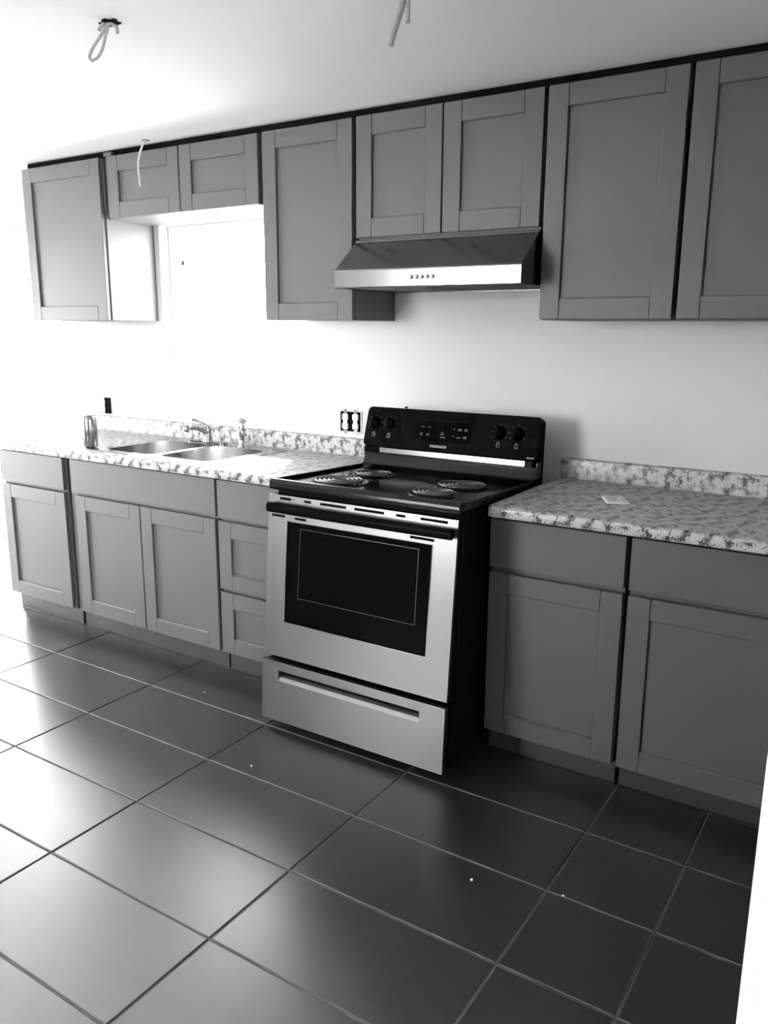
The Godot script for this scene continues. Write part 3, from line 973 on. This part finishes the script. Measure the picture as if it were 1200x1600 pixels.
func outlet(label: String, x0: float, x1: float, y0: float, y1: float, devs: Array) -> void:
	var t := thing("electrical_outlet", label, "outlet", Vector3((x0 + x1) / 2, (y0 + y1) / 2, 0))
	var w := (x1 - x0) / 2
	var h := (y1 - y0) / 2
	var st := st0()
	bput("box_opening", Vector3(-w, -h, 0.0005), Vector3(w, h, 0.002), 0.0, M.darkbox, t)
	box(st, Vector3(-w - 0.004, -h - 0.004, 0.0003), Vector3(-w + 0.002, h + 0.004, 0.005), 0.001)
	box(st, Vector3(w - 0.002, -h - 0.004, 0.0003), Vector3(w + 0.004, h + 0.004, 0.005), 0.001)
	box(st, Vector3(-w + 0.002, h - 0.002, 0.0003), Vector3(w - 0.002, h + 0.004, 0.005), 0.001)
	box(st, Vector3(-w + 0.002, -h - 0.004, 0.0003), Vector3(w - 0.002, -h + 0.002, 0.005), 0.001)
	put("box_rim", st, M.white, t)
	for dx in devs:
		st = st0()
		box(st, Vector3(dx - 0.010, -h - 0.008, 0.005), Vector3(dx + 0.010, h + 0.008, 0.0065), 0.0004)
		var strap := put("mounting_strap", st, M.alu, t)
		st = st0()
		box(st, Vector3(dx - 0.0165, 0.006, 0.003), Vector3(dx + 0.0165, 0.035, 0.014), 0.005)
		box(st, Vector3(dx - 0.0165, -0.035, 0.003), Vector3(dx + 0.0165, -0.006, 0.014), 0.005)
		box(st, Vector3(dx - 0.011, -0.006, 0.003), Vector3(dx + 0.011, 0.006, 0.010), 0.001)
		put("receptacle", st, M.white, strap)
		st = st0()
		for sy in [0.021, -0.021]:
			box(st, Vector3(dx - 0.008, sy - 0.004, 0.0138), Vector3(dx - 0.006, sy + 0.006, 0.0144))
			box(st, Vector3(dx + 0.006, sy - 0.004, 0.0138), Vector3(dx + 0.008, sy + 0.006, 0.0144))
			box(st, Vector3(dx - 0.0025, sy - 0.011, 0.0138), Vector3(dx + 0.0025, sy - 0.007, 0.0144))
		put("plug_slots", st, M.darkbox, strap)
		st = st0()
		for sy in [h + 0.003, -h - 0.003]:
			lathe(st, [Vector2(0.004, 0), Vector2(0.003, 0.002), Vector2(0, 0.0025)], Transform3D(Basis(Vector3.RIGHT, Vector3(0, 0, 1), Vector3(0, -1, 0)), Vector3(dx, sy, 0.0065)), 8)
		put("screw", st, M.alu, strap)

func outlets() -> void:
	outlet("uncovered single wall outlet above the backsplash near the drink can", -1.822, -1.728, 0.985, 1.080, [-0.022])
	outlet("uncovered double wall outlet box beside the stove's control panel", -0.152, -0.036, 1.003, 1.098, [-0.026, 0.030])

func ceiling_wires() -> void:
	var H := 2.272
	var t := thing("ceiling_cable", "looped flat cable hanging from a rough ceiling hole at upper left", "cable", Vector3(0.094, H, 1.399))
	var st := st0()
	var hole := PackedVector2Array()
	for k in 14:
		var a := TAU * k / 14
		var r := 0.030 + 0.008 * sin(k * 2.3) 
		hole.append(Vector2(cos(a) * r, sin(a) * r * 0.75))
	extrude(st, hole, -0.003, -0.0002, Transform3D(Basis(Vector3.UP, Vector3(0, 0, 1), Vector3.RIGHT), Vector3.ZERO))
	put("ceiling_hole", st, M.darkbox, t)
	st = st0()
	var pts := []
	for i in 25:
		var f := i / 12.0
		var side := -1.0
		if f > 1.0:
			f = 2.0 - f
			side = 1.0
		var gap := 0.003 + 0.011 * sin(f * f * PI * 0.9)
		if i == 12: gap = 0.0
		pts.append(Vector3(-0.003 - 0.054 * f + side * gap * 0.84, -0.002 - 0.092 * f, 0.002 + 0.02 * f - side * gap * 0.54))
	tube(st, pts, 0.0042, -1.0, 8, 1.0)
	put("cable_strand", st, M.cable, t)
	st = st0()
	tube(st, [Vector3(0.0, -0.002, 0.0), Vector3(0.02, -0.014, 0.004), Vector3(0.032, -0.02, 0.006), Vector3(0.036, -0.036, 0.008)], 0.005, -1.0, 7)
	tube(st, [Vector3(-0.01, -0.002, 0.01), Vector3(-0.03, -0.012, 0.01), Vector3(-0.034, -0.02, 0.012)], 0.005, -1.0, 7)
	put("cable_stub", st, M.cable, t)
	var u := thing("ceiling_cable", "two flat cable ends hanging at the top edge of the photo", "cable", Vector3(0.89, H, 1.167))
	st = st0()
	tube(st, [Vector3(0.0, -0.001, 0.0), Vector3(-0.008, -0.045, 0.004), Vector3(-0.024, -0.09, 0.008), Vector3(-0.035, -0.124, 0.01)], 0.006, 0.005, 8, 1.7)
	put("cable_strand", st, M.cable, u)
	st = st0()
	tube(st, [Vector3(0.010, -0.001, 0.002), Vector3(0.011, -0.04, 0.004), Vector3(0.014, -0.080, 0.010)], 0.0055, 0.005, 8, 1.5)
	put("cable_strand", st, M.cable, u)
	st = st0()
	lathe(st, [Vector2(0.025, -0.0002), Vector2(0.024, -0.002), Vector2(0, -0.002)], Transform3D.IDENTITY, 16)
	put("ceiling_hole", st, M.darkbox, u)
	var w := thing("ceiling_wire", "thin white wire dangling before the short cabinet over the window", "wire", Vector3(-0.946, H, 0.357))
	st = st0()
	tube(st, [Vector3(0, -0.001, 0), Vector3(-0.018, -0.018, 0.004), Vector3(-0.036, -0.05, 0.006), Vector3(-0.050, -0.085, 0.006), Vector3(-0.053, -0.115, 0.006), Vector3(-0.048, -0.15, 0.006), Vector3(-0.046, -0.19, 0.006)], 0.005, 0.0035, 8)
	put("wire_strand", st, M.whitewire, w)
	st = st0()
	lathe(st, [Vector2(0.018, -0.0002), Vector2(0.017, -0.002), Vector2(0, -0.002)], Transform3D.IDENTITY, 14)
	put("ceiling_hole", st, mat(0.2, 0.9), w)

func small_things() -> void:
	var t := thing("drink_can", "tall shiny metal drink can on the counter left of the sink", "can", Vector3(-1.226, 0.9005, 0.545))
	var st := st0()
	lathe(st, [Vector2(0, 0.004), Vector2(0.022, 0.003), Vector2(0.024, 0.0), Vector2(0.027, 0.002), Vector2(0.033, 0.012), Vector2(0.033, 0.135), Vector2(0.030, 0.146), Vector2(0.0265, 0.152)], Transform3D.IDENTITY, 28)
	put("can_body", st, M.alu, t)
	st = st0()
	lathe(st, [Vector2(0.0265, 0.152), Vector2(0.0275, 0.155), Vector2(0.026, 0.156), Vector2(0.024, 0.152), Vector2(0, 0.152)], Transform3D.IDENTITY, 28)
	var lid := put("can_lid", st, M.chrome, t)
	st = st0()
	box(st, Vector3(-0.008, 0.1525, -0.004), Vector3(0.008, 0.154, 0.016), 0.0006)
	put("pull_tab", st, M.alu, lid)
	var p := thing("outlet_cover_plate", "white outlet cover plate lying flat on the right counter", "cover plate", Vector3(1.243, 0.9003, 0.35))
	p.rotation.y = deg_to_rad(28)
	st = st0()
	# plate with two openings
	for e in [[-0.035, -0.057, 0.035, -0.036], [-0.035, 0.036, 0.035, 0.057], [-0.035, -0.008, 0.035, 0.008], [-0.035, -0.036, -0.017, -0.008], [0.017, -0.036, 0.035, -0.008], [-0.035, 0.008, -0.017, 0.036], [0.017, 0.008, 0.035, 0.036]]:
		box(st, Vector3(e[0], 0.0, e[1]), Vector3(e[2], 0.005, e[3]), 0.0)
	put("plate", st, M.white, p)
	st = st0()
	lathe(st, [Vector2(0.0035, 0.005), Vector2(0.003, 0.0058), Vector2(0, 0.006)], Transform3D.IDENTITY, 10)
	put("screw", st, M.alu, p)
	var sh := bput("wood_shim", Vector3(-1.292, 2.2445, 0.293), Vector3(-1.235, 2.262, 0.312), 0.002, M.cab)
	tag(sh, "small pale shim between the ceiling and the short cabinet's left corner", "shim")
	for c in [[0.300, 1.159, 0.004, "tiny pale plaster crumb on the floor in front of the stove"], [1.201, 1.280, 0.004, "tiny pale plaster crumb mid-tile in front of the right base cabinets"], [1.434, 1.205, 0.0035, "tiny pale plaster crumb beside a grout crossing before the rightmost cabinets"], [-0.252, 0.826, 0.0035, "tiny pale plaster crumb on the floor before the narrow drawer cabinet"]]:
		st = st0()
		lathe(st, [Vector2(0, 0), Vector2(c[2], 0.0), Vector2(c[2] * 0.8, c[2] * 0.6), Vector2(0, c[2])], Transform3D.IDENTITY, 7)
		var cr := put("plaster_crumb", st, M.white)
		cr.position = Vector3(c[0], 0.0002, c[1])
		tag(cr, c[3], "debris", "plaster crumbs on the floor")
